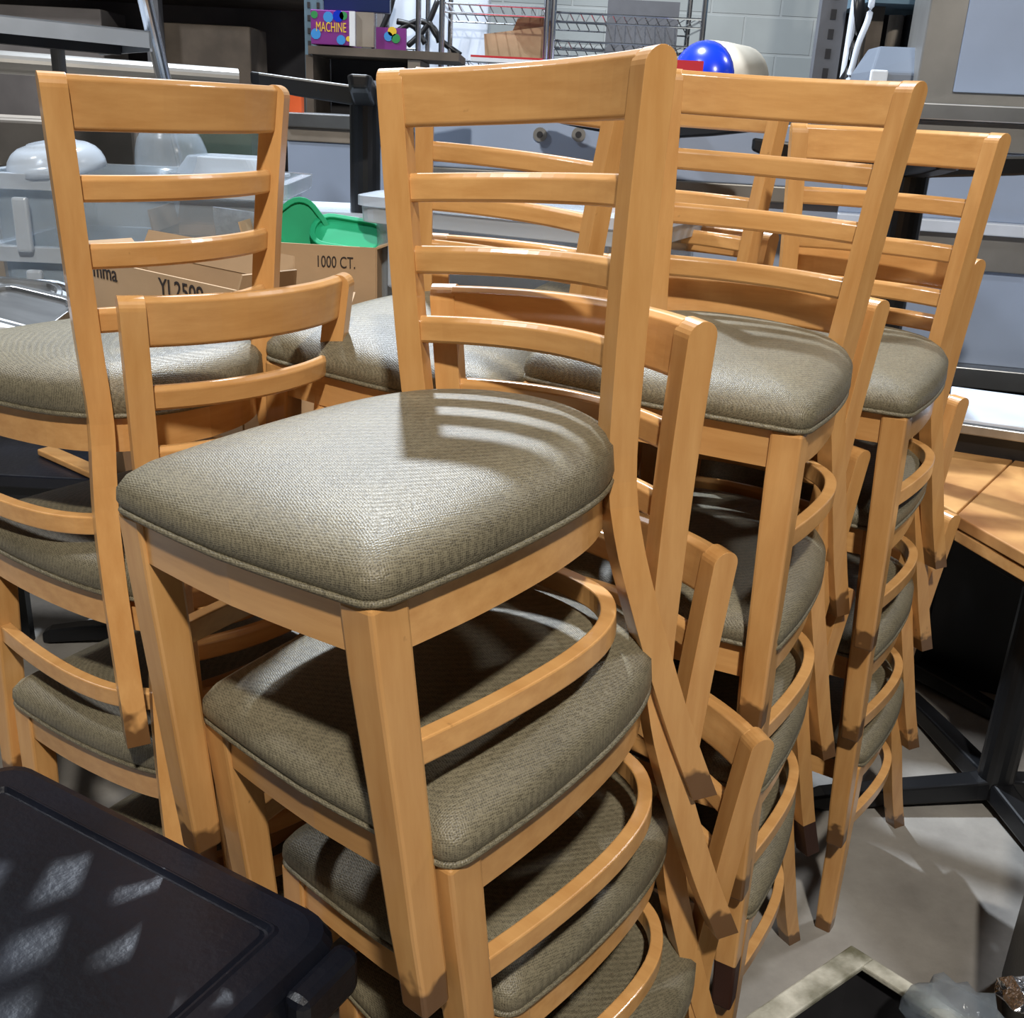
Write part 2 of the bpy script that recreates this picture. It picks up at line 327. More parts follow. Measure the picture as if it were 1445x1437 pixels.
order = {'A': 'ABCD', 'E': ['E', 'E2', 'E3', 'E4'], 'H': ['H', 'H2', 'H3', 'H4'], 'F': ['F', 'G', 'F3', 'F4'], 'J': ['J', 'J2', 'J3', 'J4'], 'K': ['K', 'K2', 'K3', 'K4']}
proto = make_chair(); first = True
def copy_tree(o, parent=None):
    c = o.copy(); C.objects.link(c); c.parent = parent
    for ch in list(o.children): copy_tree(ch, c)
    return c
for s_, names in order.items():
    for i, k in enumerate(names):
        o = proto if first else copy_tree(proto); first = False
        x, y, z, yw, p, r_ = chairs[k]
        o.rotation_mode = 'YXZ'; o.location = (x, y, z); o.rotation_euler = (p, r_, yw)
        o['label'] = lv[i] + 'maple chair with grey-olive seat ' + st[s_][0]; o['group'] = st[s_][1]
        stain = {'E4': ('leg',), 'E3': ('leg', 'back_post')}.get(k, ())
        for ch in o.children:
            if ch.name.split('.')[0] in stain and ch.data.vertices[0].co.x > 0:
                ch.data = ch.data.copy(); ch.data.materials.append(M['stain_wood']); ch['label'] = 'leg with dark brown stained foot'
                for p in ch.data.polygons:
                    if p.center.z < .085: p.material_index = 1
#BG

# ------------------------------------------------------------------ floor-standing background, large things first
def single(name, bm, m, label, cat, group=None, bevel=0, smooth=False):
    return tag(obj(name, bm, m, None, bevel, smooth), label, cat, group)
def rect_frame(bm, P0, ex, ey, w_, h_, b_, th):   # picture-frame of four bars in plane ex/ey
    ex, ey = V(ex), V(ey); n = ex.cross(ey).normalized()
    for (u0, u1, v0, v1) in ((0, w_, 0, b_), (0, w_, h_ - b_, h_), (0, b_, b_, h_ - b_), (w_ - b_, w_, b_, h_ - b_)):
        q = [P0 + ex * a + ey * c for a, c in ((u0, v0), (u1, v0), (u1, v1), (u0, v1))]
        loft(bm, [q, [p + n * th for p in q]])
    return bm
def quad(P, a, b, th):  # slab from P along vectors a and b with thickness vector th
    P, a, b, th = V(P), V(a), V(b), V(th)
    q = [P, P + a, P + a + b, P + b]; return loft(B(), [q, [p + th for p in q]])
def text(body, size, P, ex, ey, m, parent=None, ext=.0006, sx=1):
    cu = bpy.data.curves.new('lettering', 'FONT'); cu.body = body; cu.size = size; cu.extrude = ext
    tmp = bpy.data.objects.new('t', cu); C.objects.link(tmp); dg = bpy.context.evaluated_depsgraph_get(); dg.update()
    me = bpy.data.meshes.new_from_object(tmp.evaluated_get(dg)); bpy.data.objects.remove(tmp)
    o = bpy.data.objects.new('lettering', me); C.objects.link(o); me.materials.clear(); me.materials.append(M[m])
    ex, ey = V(ex).normalized(), V(ey).normalized(); ez = ex.cross(ey)
    mtx = Matrix((ex * sx, ey, ez)).transposed().to_4x4(); mtx.translation = V(P)
    for v in me.vertices: v.co = mtx @ v.co
    if parent: o.parent = parent; o.matrix_parent_inverse = parent.matrix_world.inverted() if parent.type == 'EMPTY' else Matrix()
    return o
ID = Matrix.Identity(4)
X, Y_, Z = V((1, 0, 0)), V((0, 1, 0)), V((0, 0, 1))
def ydir(a): return V((math.cos(a), math.sin(a), 0)), V((-math.sin(a), math.cos(a), 0))

# --- black lidded tote in the lower left corner
e1, e2 = V((-.874, .485, 0)), V((-.485, -.874, 0)); R0 = V((-.163, .882, .8)) + e2 * .004 - e1 * .016
LW, LD = .56, .50
t = thing('storage_tote', 'black plastic storage tote with scratched closed lid, lower left foreground', 'tote', R0 + e1 * LW / 2 + e2 * LD / 2 - Z * .8, math.atan2(-.485, .874))
def rr(cx, cy, hx, hy, r, z, n=5):
    p = []
    for (sx, sy, a0) in ((1, 1, 0), (-1, 1, 90), (-1, -1, 180), (1, -1, 270)):
        for k in range(n + 1):
            a = math.radians(a0 + 90 * k / n); p.append((cx + sx * (hx - r) + r * math.cos(a), cy + sy * (hy - r) + r * math.sin(a), z))
    return p
hx, hy = LW / 2, LD / 2
bm = loft(B(), [rr(0, 0, hx - .045, hy - .045, .05, .02), rr(0, 0, hx - .02, hy - .02, .05, .70), rr(0, 0, hx - .016, hy - .016, .05, .765)])
obj('body', bm, 'black_plastic', t, smooth=False, bevel=.004)
lid = obj('lid', loft(B(), [rr(0, 0, hx + .006, hy - .002, .04, .728), rr(0, 0, hx + .004, hy, .04, .735), rr(0, 0, hx - .002, hy, .04, .782), rr(0, 0, hx - .010, hy - .006, .038, .796), rr(0, 0, hx - .022, hy - .016, .036, .8),
     rr(0, 0, hx - .052, hy - .046, .01, .8), rr(0, 0, hx - .055, hy - .049, .01, .803), rr(0, 0, hx - .057, hy - .051, .01, .803), rr(0, 0, hx - .060, hy - .054, .01, .7965), rr(0, 0, hx - .0625, hy - .0565, .01, .7965), rr(0, 0, hx - .066, hy - .06, .01, .8005), rr(0, 0, hx - .1, hy - .1, .01, .8005)]), 'black_plastic', t, smooth=False)
for (cx_, cy_) in ((hx + .012, hy - .06), (hx + .012, -hy + .06)):
    obj('latch', box(B(), (cx_, cy_, .762), (.03, .09, .055)), 'black_plastic', t, bevel=.01)
sm = B(); rs = random.Random(9)
for k in range(15):
    x, y = rs.uniform(-.15, .22), rs.uniform(-.22, -.02); a = rs.uniform(0, 3)
    q = [(x + .022 * rs.uniform(.4, 1.3) * math.cos(a + j * PI / 3), y + .012 * rs.uniform(.5, 1.5) * math.sin(a + j * PI / 3), .8014) for j in range(6)]
    sm.faces.new([sm.verts.new(p) for p in q])
obj('scuff_mark', sm, 'scuff', t)

# --- pedestal tables at the right
pc = atz(1402, 1108, .05)
def cross_base(t, c, yaw0, up=1, arm=.36, z0=0, pole=.7, r=.038):
    bm = cyl(B(), (0, 0, z0 + up * .05), (0, 0, z0 + up * pole), r); obj('pole', bm, 'black_metal', t, smooth=False, bevel=.002)
    for k in range(4):
        a = yaw0 + k * PI / 2; d = V((math.cos(a), math.sin(a), 0)); n = V((-d.y, d.x, 0)); bm = B(); rings = []
        for s_, wd, zt, zb in ((0, .038, .085, .03), (.12, .034, .075, .025), (.6, .032, .06, .014), (.92, .031, .046, .006), (1, .022, .034, .004)):
            p = d * arm * s_
            rings.append([p + n * wd + Z * (z0 + up * zb), p + n * wd * .8 + Z * (z0 + up * zt), p - n * wd * .8 + Z * (z0 + up * zt), p - n * wd + Z * (z0 + up * zb)])
        obj('foot_arm', loft(bm, rings), 'black_metal', t, bevel=.006)
t = thing('pedestal_table', 'square plank-topped table on a black four-armed pedestal, right edge', 'table', (pc.x, pc.y, 0))
wl = atz(1120, 1117, .045) - pc; cross_base(t, pc, math.atan2(wl.y, wl.x), arm=.50, pole=.715, r=.045)
o1 = atz(1349, 727, .75); se = (atz(1425, 655, .75) - o1).normalized(); ne = (atz(1445, 781, .75) - o1).normalized()
def top_board(P, a, b, name, m, par, th=.03):
    o = obj(name, quad(P - V(par.location), a, b, -Z * th), m, par, bevel=.003); return o
top_board(o1 + ne * .002, ne * .62, se * .66, 'tabletop', 'plank', t)
top_board(o1 + ne * .01 - Z * .035 + se * .004, ne * .6, se * .6, 'edge_band', 'maple_rail', t, .03)
top_board(o1 + ne * .1 + se * .05 - Z * .066, ne * .4, se * .03, 'brace', 'black_metal', t, .03)
t2c = o1 - ne * .20 + se * .42
t = thing('pedestal_table', 'plank table just left of the seam, mostly behind the far right stack', 'table', (t2c.x, t2c.y, 0))
cross_base(t, t2c, math.radians(40), arm=.3, pole=.715)
top_board(o1 - ne * .004 + se * .015, -ne * .42, se * .66, 'tabletop', 'plank', t)

# --- steel counters along the middle distance
def counter(name, label, P, yaw, Lx, D, hts, cat='counter'):
    """P: top front left corner; hts: list of (part name, height, setback, material) going down"""
    a, b = ydir(yaw); t = thing(name, label, cat, (P.x, P.y, 0), yaw); z = P.z
    for (nm, h, sb, m) in hts:
        h = min(h, z)
        obj(nm, box(B(), (Lx / 2, D / 2 + sb / 2, z - h / 2), (Lx, D - sb, h)), m, t, bevel=.004); z -= h
    return t
counter('prep_counter', 'long steel counter with blue-filmed front behind the upturned base', at(400, 158, 4.1), math.radians(-7), 1.95, .38,
        [('edge_rail', .05, 0, 'steel'), ('worktop', .05, .02, 'beige_grey'), ('front_panel', .42, .03, 'film'), ('lower_rail', .07, .01, 'steel_dull'), ('base_panel', 1.2, .05, 'film')])
counter('filmed_cabinet', 'steel cabinet with blue film and two round holes behind nearest chair back', at(585, 150, 3.25), math.radians(-7), 1.25, .35,
        [('film_panel', .165, 0, 'film'), ('lower_rail', .045, -.01, 'steel_dull'), ('drawer_front', .26, .02, 'film'), ('plinth', 1.2, .04, 'steel_dull')], 'cabinet')
kp = bpy.data.objects['filmed_cabinet']
for px in (762, 817):
    p = at(px, 190, 3.2); lc = kp.matrix_basis.inverted() @ p
    k = obj('knob_hole', cyl(B(), (lc.x, .01, lc.z), (lc.x, -.006, lc.z), .02), 'steel_dull', kp); obj('hole_centre', cyl(B(), (lc.x, -.006, lc.z), (lc.x, -.009, lc.z), .009), 'dark', k)
# large stainless equipment at the right
counter('steam_table', 'stainless steel unit with pale blue film panels at the right edge', at(1150, 138, 3.7), math.radians(-13), 1.6, .8,
        [('top_ledge', .05, 0, 'steel'), ('upper_band', .09, .03, 'steel_dull'), ('glass_shelf', .22, .06, 'film'), ('middle_rail', .04, 0, 'white_film'), ('steel_band', .12, .03, 'steel_dull'), ('film_panel', .32, .05, 'film'), ('lower_ledge', .07, -.02, 'steel'), ('plinth', .8, .1, 'dark')], 'equipment')
P = at(1322, 0, 3.75); a, b = ydir(math.radians(-13))
t = thing('oven', 'stainless framed cabinet with pale blue film window at top right', 'oven', (P.x, P.y + .05, 1.70), math.radians(-13))
obj('body', box(B(), (.5, .3, .24), (1.0, .55, .48)), 'steel_dull', t, bevel=.006)
obj('door_window', box(B(), (.53, .018, .215), (.82, .012, .33)), 'film', t, bevel=.003)
t = thing('white_tray', 'white-topped steel tray panel lying above the dark shelf at right', 'tray')
Pw = at(1338, 588, 2.9); a, b = ydir(math.radians(-22))
obj('pan', quad(Pw, a * .75, b * .42, -Z * .012), 'white_film', t, bevel=.003); obj('rim', quad(Pw - b * .012 - Z * .012, a * .75, b * .4, -Z * .03), 'steel', t, bevel=.004)
Pk = Pw - Z * .045
t = thing('low_cabinet', 'black low cabinet under the white steel tray at right', 'cabinet')
obj('carcass', quad(Pk + b * .03, a * 1.0, b * .5, -Z * (Pk.z - .002)), 'black_metal', t, bevel=.004)
obj('shelf_rail', quad(Pk - Z * .30 + a * .1 + b * .01, a * .8, b * .03, -Z * .02), 'steel_dull', t)

# --- upside-down bar pedestals standing among the stacks
def flipped(label, px, py, Y, yaw0, arm=.33, r=.036):
    p = at(px, py, Y); t = thing('table_base', label, 'table base', (p.x, p.y, 0))
    cross_base(t, p, yaw0, up=-1, arm=arm, z0=p.z + .03, pole=p.z + .03, r=r); return t
flipped('upturned black pedestal base between the left and nearest stacks', 515, 124, 3.0, math.radians(6), .30, .042)
flipped('upturned black pedestal base rising behind the far right stack', 1290, 222, 2.75, math.radians(-8), .40, .045)
flipped('upturned black pedestal base with rounded arm end behind the right stack', 915, 170, 2.95, math.radians(-27), .30, .036)

# --- work table under bins and boxes
t = thing('work_table', 'dark-framed steel work table under plastic bins and cartons, left', 'table', (-1.35, 2.62, 0))
obj('tabletop', bx((.51, .06, .80), (1.10, 1.08, .03)), 'black_plastic', t, bevel=.004)
obj('apron', bx((.51, -.44, .765), (1.0, .02, .05)), 'black_metal', t)
for sx in (.0, 1.02):
    for sy in (-.42, .54): obj('leg', bx((sx, sy, .39), (.04, .04, .78)), 'black_metal', t)
# --- clear plastic bins
def bin_(name, label, P, yaw, Lx, D, h, lidm=None, flare=.012, grp=None, th=.006):
    a, b = ydir(yaw); t = thing(name, label, 'bin', P, yaw, grp)
    o0, o1_ = rr(Lx / 2, D / 2, Lx / 2 - flare * 2, D / 2 - flare * 2, .04, 0), rr(Lx / 2, D / 2, Lx / 2 - flare, D / 2 - flare, .04, h)
    i0, i1 = rr(Lx / 2, D / 2, Lx / 2 - flare * 2 - th, D / 2 - flare * 2 - th, .035, th), rr(Lx / 2, D / 2, Lx / 2 - flare - th, D / 2 - flare - th, .035, h)
    obj('tub', loft(B(), [o0, o1_, i1, i0]), 'clear_plastic', t)
    obj('rim', loft(B(), [rr(Lx / 2, D / 2, Lx / 2 + .012, D / 2 + .012, .05, h - .035), rr(Lx / 2, D / 2, Lx / 2 + .014, D / 2 + .014, .05, h), rr(Lx / 2, D / 2, Lx / 2 - flare, D / 2 - flare, .04, h), rr(Lx / 2, D / 2, Lx / 2 - flare + .002, D / 2 - flare + .002, .04, h - .035)], loop=True), 'clear_lid', t, bevel=.002)
    obj('handle', bx((.1, -.018, h - .11), (.035, .02, .12)), 'clear_lid', t, bevel=.006)
    if lidm:
        l_ = obj('lid', loft(B(), [rr(Lx / 2, D / 2, Lx / 2 + .02, D / 2 + .02, .05, h + .001), rr(Lx / 2, D / 2, Lx / 2 + .02, D / 2 + .02, .05, h + .022), rr(Lx / 2, D / 2, Lx / 2 - .01, D / 2 - .01, .04, h + .03), rr(Lx / 2, D / 2, Lx / 2 - .035, D / 2 - .035, .03, h + .018)]), lidm, t)
    return t
pb = atz(62, 480, .82); yb = math.radians(-14)
pb = V((-1.22, 2.40, .817))
bin_('plastic_bin', 'lower clear plastic bin of the nested pair, far left', pb, math.radians(3), .66, .46, .46)
bin_('plastic_bin', 'upper clear plastic bin nested in another, far left', pb + V((-.012, -.005, .18)), math.radians(3), .67, .47, .44)
p = V((-.66, 2.80, .817))
bin_('lidded_bin', 'clear lidded bin between the left chair back and upturned base', p + V((-.05, .0, 0)), math.radians(3), .44, .32, .50, 'clear_lid')
pr = at(500, 262, 2.85)
rb = bin_('lidded_bin', 'large clear lidded bin seen through the nearest chair back', V((-.37, 2.40, .665)), math.radians(-24), .66, .50, .74, 'clear_lid')
t = thing('storage_crate', 'grey support crate below the large lidded bin', 'crate', (-.26, 2.38, .045), math.radians(-24))
obj('body', bx((.15, .22, .2875), (.52, .4, .662)), 'dark', t, bevel=.01); obj('rim', bx((.15, .22, .6), (.54, .42, .02)), 'grey_paint', t, bevel=.004)
# lids and scrap plastic on top of the bins
def dome(name, label, P, rx, ry, h, m, rz=0, grp=None):
    bm = B(); rings = [];
    for k in range(7):
        a = k / 6 * PI / 2; rings.append([V((rx * math.cos(2 * PI * j / 20) * max(math.cos(a), .25) ** .5, ry * math.sin(2 * PI * j / 20) * max(math.cos(a), .25) ** .5, h * math.sin(a))) for j in range(20)])
    o = obj(name, loft(bm, rings), m, smooth=True); o.location = P; o.rotation_euler = (.1, -.12, rz); return tag(o, label, 'lid', grp)
zt = .817 + .18 + .44
dome('plastic_dome', 'white plastic dome cover on the bin rim, left of chair post', (-1.09, 2.50, zt + .004), .11, .12, .06, 'clear_lid', .2)
dome('clear_cover', 'tall hazy clear dome cover on top of the nested bins', (-.86, 2.62, zt + .004), .085, .12, .11, 'clear_plastic', .6)
t = thing('clear_container', 'low clear container upside down beside the dome cover', 'container', (-.72, 2.62, zt + .003), -.1)
obj('shell', loft(B(), [rr(0, 0, .11, .10, .03, 0), rr(0, 0, .105, .095, .03, .012), rr(0, 0, .085, .08, .03, .045)]), 'clear_lid', t, bevel=.004); obj('flange', loft(B(), [rr(0, 0, .12, .115, .04, 0), rr(0, 0, .12, .115, .04, .006)]), 'clear_lid', t)
# --- cardboard boxes
def carton(label, P, yaw, Lx, D, h, flaps=(.12, .12, .1, .1), tilt=(1.9, 2.2, 1.2, 1.5), m='cardboard', th=.005):
    t = thing('cardboard_box', label, 'box', P, yaw)
    obj('base_panel', bx((Lx / 2, D / 2, th / 2), (Lx, D, th)), m, t)
    for (c, s_) in (((Lx / 2, 0, h / 2), (Lx, th, h)), ((Lx / 2, D, h / 2), (Lx, th, h)), ((0, D / 2, h / 2), (th, D, h)), ((Lx, D / 2, h / 2), (th, D, h))): obj('side_panel', bx(c, s_), m, t)
    hinge = [(V((0, 0, h)), X * Lx, V((0, -1, 0))), (V((0, D, h)), X * Lx, V((0, 1, 0))), (V((0, 0, h)), Y_ * D, V((-1, 0, 0))), (V((Lx, 0, h)), Y_ * D, V((1, 0, 0)))]
    for (p, l, o_), f, tl in zip(hinge, flaps, tilt):
        if f <= 0: continue
        up = o_ * math.sin(tl) + Z * math.cos(tl); n = l.normalized().cross(up) * .004
        obj('flap', loft(B(), [[p, p + l, p + l * .97 + up * f, p + l * .03 + up * f], [q + n for q in (p, p + l, p + l * .97 + up * f, p + l * .03 + up * f)]]), m, t)
    return t
zt = .817
b1 = carton('open carton printed YL2509 behind the left chair backs', V((-.90, 2.15, zt)), math.radians(-38), .50, .13, .480, (0, .05, .04, .03), (2, .3, .9, .3))
text('YL2509', .046, (.262, -.0035, .441), X, Z, 'ink', b1).matrix_parent_inverse = ID
text('mma', .045, (.03, -.0035, .445), X, Z, 'ink', b1).matrix_parent_inverse = ID
b2 = carton('plain carton with printed diagram between the YL2509 and 1000 CT. cartons', V((-.545, 2.13, zt)), math.radians(6), .18, .15, .385, (0, .02, .03, .03), (2, .4, .2, .3))
for q in (((.09, .30), (.09, .365)), ((.09, .365), (.15, .31)), ((.09, .30), (.16, .28)), ((.105, .32), (.14, .30))): obj('printed_line', tube(B(), [(x, -.0032, z) for x, z in q], .0012, 4), 'ink', b2)
b3 = carton('tall carton printed 1000 CT. holding green lids', V((-.63, 2.36, zt)), math.radians(-3), .30, .22, .503, (0, 0, .04, .06), (2, .3, .3, 1.2))
tp = at(446, 376, 2.35); text('1000 CT.', .036, (tp.x + .63, -.0035, tp.z - zt), X, Z, 'ink', b3, sx=.66).matrix_parent_inverse = ID
b4 = carton('brown carton with raised flap and bubble wrap at back', V((-.86, 2.44, zt)), math.radians(3), .20, .22, .50, (0, .06, .05, 0), (2, .3, .2, .2), 'cardboard_dark')
def lid_pan(name, label, P, yaw, pitch, roll, Lx, D, m, cat, grp=None):
    t = thing(name, label, cat, P, 0, grp); t.rotation_euler = (pitch, roll, yaw)
    obj('plate', loft(B(), [rr(0, 0, Lx / 2, D / 2, .04, 0), rr(0, 0, Lx / 2, D / 2, .04, .006)]), m, t, bevel=.001)
    obj('rim', loft(B(), [rr(0, 0, Lx / 2 + .004, D / 2 + .004, .044, -.012), rr(0, 0, Lx / 2 + .004, D / 2 + .004, .044, .014), rr(0, 0, Lx / 2 - .008, D / 2 - .008, .034, .014), rr(0, 0, Lx / 2 - .008, D / 2 - .008, .034, -.012)], loop=True), m, t, bevel=.002)
    return t
g = 'green lids in the carton'
lid_pan('green_lid', 'green plastic lid leaning on edge right of the left chair post', at(424, 322, 2.47), 0, 1.25, .9, .12, .11, 'green', 'lid', g)
lid_pan('green_lid', 'green plastic lid lying flat across the 1000 CT. carton', at(492, 334, 2.46), -.1, .75, .1, .17, .09, 'green', 'lid', g)
single('red_disc', cyl(B(), at(406, 348, 2.48), at(406, 348, 2.48) + V((0, .012, .004)), .024), 'red', 'small red round lid peeking beside the left chair post', 'lid', bevel=.002)
bm = quad(at(300, 292, 2.44), V((.20, .03, -.02)), V((.0, .03, -.13)), V((0, .01, 0))); single('bubble_wrap', bm, 'bubble_wrap', 'grey bubble wrap sheet stuffed in the rear carton', 'packaging')

# --- lower left: silver trays and glassware left of the bins
t = thing('side_table', 'steel side table with trays at far left edge', 'table', (-1.85, 2.3, 0))
obj('tabletop', bx((.1, .1, .93), (.62, 1.0, .03)), 'steel', t, bevel=.004)
for sx in (-.15, .36):
    for sy in (-.35, .55): obj('leg', bx((sx, sy, .455), (.03, .03, .92)), 'black_metal', t)
for k, (px, py, Yk, rz, rx) in enumerate(((12, 418, 2.2, .3, .25), (30, 440, 2.1, -.3, .35), (14, 458, 2.05, .1, .05), (48, 428, 2.25, .8, .5))):
    lid_pan('serving_tray', ['silver serving tray tilted at the far left edge', 'silver tray leaning beside the nested bins', 'white shallow tray lying lowest at far left', 'small silver tray against the lower nested bin'][k], at(px, py, Yk), rz, rx, .1, .20, .13, ['steel', 'steel', 'white_plastic', 'chrome'][k], 'tray', 'trays at the left edge')
# --- upper left: raised steel table, rail, tube, grey machine, shelves
P0 = at(-60, 14, 2.75); P1 = at(213, 44, 3.0); 
t = thing('steel_table', 'stainless steel table top raised high at upper left, underside showing', 'table')
d = P1 - P0; n_ = V((-d.y, d.x, 0)).normalized() * .62
obj('front_edge', quad(P0 - n_ * .0, d, n_ * .006, -Z * .042), 'galvanised', t); obj('top_sheet', quad(P0, d, n_, -Z * .004), 'galvanised', t)
obj('end_edge', quad(P0 + d, -d.normalized() * .006, n_, -Z * .05), 'galvanised', t); obj('rib', quad(P0 + n_ * .5 - Z * .004, d * .98, n_ * .1, -Z * .05), 'dark', t)
for s_ in (.02,): obj('leg', cyl(B(), P0 + d * s_ + n_ * .9 - Z * .004, P0 + d * s_ + n_ * .9 - Z * (P0.z + d.z * s_), .02), 'steel', t)
lp = at(84, 100, 3.3); obj('leg', cyl(B(), V((lp.x, lp.y, P0.z - .01)), V((lp.x, lp.y, 0)), .02), 'steel_dull', t)
single('chrome_tube', cyl(B(), at(203, -8, 3.15), at(268, 270, 3.3), .021), 'chrome', 'chrome tube leaning diagonally behind the left chair back', 'tube', smooth=False)
single('rolled_rail', cyl(B(), at(-20, 86, 3.6), at(336, 112, 3.9), .035), 'steel_dull', 'long grey metal rail below the raised steel table', 'rail')
t = thing('grey_machine', 'beige grey metal machine housing with dark openings, far left', 'machine', (-2.35, 3.35, 0))
obj('housing', bx((.35, .4, .76), (1.5, .6, 1.52)), 'beige_grey', t, bevel=.01)
for (xx, zz, w_, h_) in ((.05, 1.28, .35, .22), (.75, 1.30, .42, .16), (.05, .95, .4, .12)): obj('opening', bx((xx, .095, zz), (w_, .02, h_)), 'dark', t)
obj('shelf_lip', bx((.05, .07, 1.13), (.5, .06, .015)), 'steel', t)
single('glass_tank', quad(at(258, 235, 3.1), V((.20, 0, 0)), V((0, .2, 0)), Z * .13), 'tank_glass', 'greenish glass tank behind the left chair back', 'tank')
gp = at(258, 235, 3.1); single('tank_stand', bx((gp.x + .1, gp.y + .1, gp.z / 2), (.24, .24, gp.z - .002)), 'beige_grey', 'plain beige stand under the greenish glass tank', 'stand')
# dark rack behind
t = thing('storage_rack', 'dark storage rack with blue perforated upright behind the left chair', 'rack', (-1.8, 4.9, 0))
for x in (-1.6, .15, .85): obj('post', bx((x, 0, 1.5), (.06, .06, 3.0)), 'grey_paint' if x < .5 else 'bluegrey', t)
def slotted(name, c, s_, spots, sz, m, par=None):
    bm = bx(c, s_); n0 = len(bm.faces)
    for p in spots: box(bm, p, sz)
    bm.faces.ensure_lookup_table()
    for f in bm.faces[n0:]: f.material_index = 1
    o = obj(name, bm, m, par); o.data.materials.append(M['dark']); return o
hm = []
for k in range(34):
    for sx in (-.02, .02): hm.append((.85 + sx, -.052, 1.2 + k * .05))
slotted('perforated_upright', (.85, -.04, 1.5), (.08, .02, 3.0), hm, (.012, .006, .022), 'bluegrey', t)
for z in (1.45, 2.05): obj('deck', bx((-.35, .3, z), (2.5, .7, .05)), 'darkbrown', t)
obj('back_sheet', bx((-.3, .66, 1.6), (2.7, .02, 3.1)), 'rack_back', t)
for k, (x, z, w_, h_, m_) in enumerate(((-1.3, 2.10, .5, .42, 'beige_grey'), (-.7, 2.10, .5, .36, 'beige_grey'), (-.15, 2.1, .35, .45, 'dark'), (-1.2, 1.49, .6, .4, 'darkbrown'), (-.35, 1.49, .5, .48, 'rack_back'), (.35, 1.49, .4, .44, 'darkbrown'))):
    single('stored_carton', bx((-1.8 + x, 5.1, z + h_ / 2 - .02), (w_, .3, h_)), m_, ['pale grey', 'beige', 'narrow dark', 'wide brown', 'grey', 'small brown'][k] + ' carton on the ' + ('upper' if z > 2 else 'lower') + ' deck of the dark rack', 'box', 'cartons on the dark rack', bevel=.006)
# --- candy machine box
P = at(439, 62, 4.5); hz = (at(439, 13, 4.5) - P).z; wd = (at(493, 62, 4.5) - P).x
t = thing('candy_machine', 'purple candy machine carton with yellow lettering on the shelf', 'box', (P.x, P.y, P.z))
obj('carton', bx((wd / 2, .16, hz / 2), (wd, .32, hz)), 'purple', t, bevel=.003); obj('white_edge', bx((wd + .012, .01, hz / 2), (.022, .03, hz)), 'white_plastic', t)
obj('side_panel', bx((wd + .06, .03, hz / 2), (.07, .03, hz)), 'beige_grey', t); obj('side_print', bx((wd + .16, .06, hz / 2 - .03), (.12, .03, hz * .7)), 'purple', t)
text('MACHINE', .05, (.02, -.0035, hz * .38), X, Z, 'yellow', t, sx=.55).matrix_parent_inverse = ID
for (x, z, r_, m_) in ((.07, .8, .02, 'sky_blue'), (.11, .84, .022, 'blue'), (.13, .86, .016, 'leaf'), (.02, .3, .02, 'sky_blue'), (.12, .16, .018, 'sky_blue'), (.015, .85, .014, 'leaf'), (.15, .2, .01, 'yellow')):
    obj('printed_spot', cyl(B(), (x, 0, z * hz), (x, -.003, z * hz), r_, n=10), m_, t)
for (x, z, m_) in ((wd + .15, .35, 'sky_blue'), (wd + .165, .5, 'yellow'), (wd + .18, .3, 'leaf')): obj('printed_spot', cyl(B(), (x, .044, z * hz), (x, .04, z * hz), .018, n=10), m_, t)
Pb = at(436, 64, 4.5)
t = thing('shelf_stand', 'dark wooden shelf stand carrying the purple candy carton', 'shelf', (Pb.x, Pb.y, 0))
obj('shelf_board', bx((.30, .2, P.z - .022), (.60, .44, .03)), 'darkbrown', t); obj('side_board', bx((.0, .2, P.z / 2 - .02), (.03, .4, P.z - .04)), 'darkbrown', t); obj('side_board', bx((.42, .2, P.z / 2 - .02), (.05, .4, P.z - .04)), 'beige_grey', t)
obj('back_board', bx((.22, .38, P.z / 2), (.4, .02, P.z - .05)), 'dark', t); obj('power_socket', bx((.13, .36, at(462, 112, 4.7).z), (.045, .02, .045)), 'white_plastic', t)
mat('navy', L(24, 40, 84), .3)
single('monitor', bx(tuple(at(492, 0, 4.6) + V((.02, .1, .03))), (.27, .05, .13)), 'navy', 'dark blue screen standing on the purple candy carton', 'screen', bevel=.004)
single('orange_bracket', bx(tuple(at(418, 145, 4.2)), (.05, .05, .09)), 'orange', 'small orange bracket below the blue upright', 'bracket', bevel=.004)
bpy.data.objects['orange_bracket'].parent = None
# --- chrome wire shelving
def wire_rack(label, x0px, x1px, Y, tops, D=.45, yaw=0, Lx=None):
    A0 = at(x0px, 60, Y); A1 = at(x1px, 60, Y); Lx = Lx or (A1.x - A0.x)
    t = thing('wire_shelving', label, 'shelving', (A0.x, A0.y, 0), yaw)
    for x in (0, Lx):
        for y in (0, D): obj('post', cyl(B(), (x, y, 0), (x, y, 2.3), .0125, n=10), 'chrome', t)
    for z in tops:
        bm = B()
        for y in (0, D): cyl(bm, (0, y, z), (Lx, y, z), .005, n=6); cyl(bm, (0, y, z - .035), (Lx, y, z - .035), .004, n=6)
        for x in (0, Lx): cyl(bm, (x, 0, z), (x, D, z), .005, n=6); cyl(bm, (x, 0, z - .035), (x, D, z - .035), .004, n=6)
        nn = int(Lx / .045)
        for k in range(nn): 
            x = (k + .5) * Lx / nn; cyl(bm, (x, 0, z + .004), (x, D, z + .004), .0025, n=4)
            for y in (0, D): cyl(bm, (x, y, z), (x + .022, y, z - .035), .0025, n=4)
        obj('wire_shelf', bm, 'chrome', t)
    return t
zA = lambda px, py, Y: at(px, py, Y).z
wire_rack('chrome wire shelving unit at the left, holding a torn carton', 623, 770, 5.0, (.4, 1.0, zA(700, 88, 5), zA(700, 8, 5)), .5)
wire_rack('chrome wire shelving unit at the right, before the block wall', 779, 990, 5.0, (.4, 1.0, zA(880, 62, 5), zA(880, 22, 5)), .5)
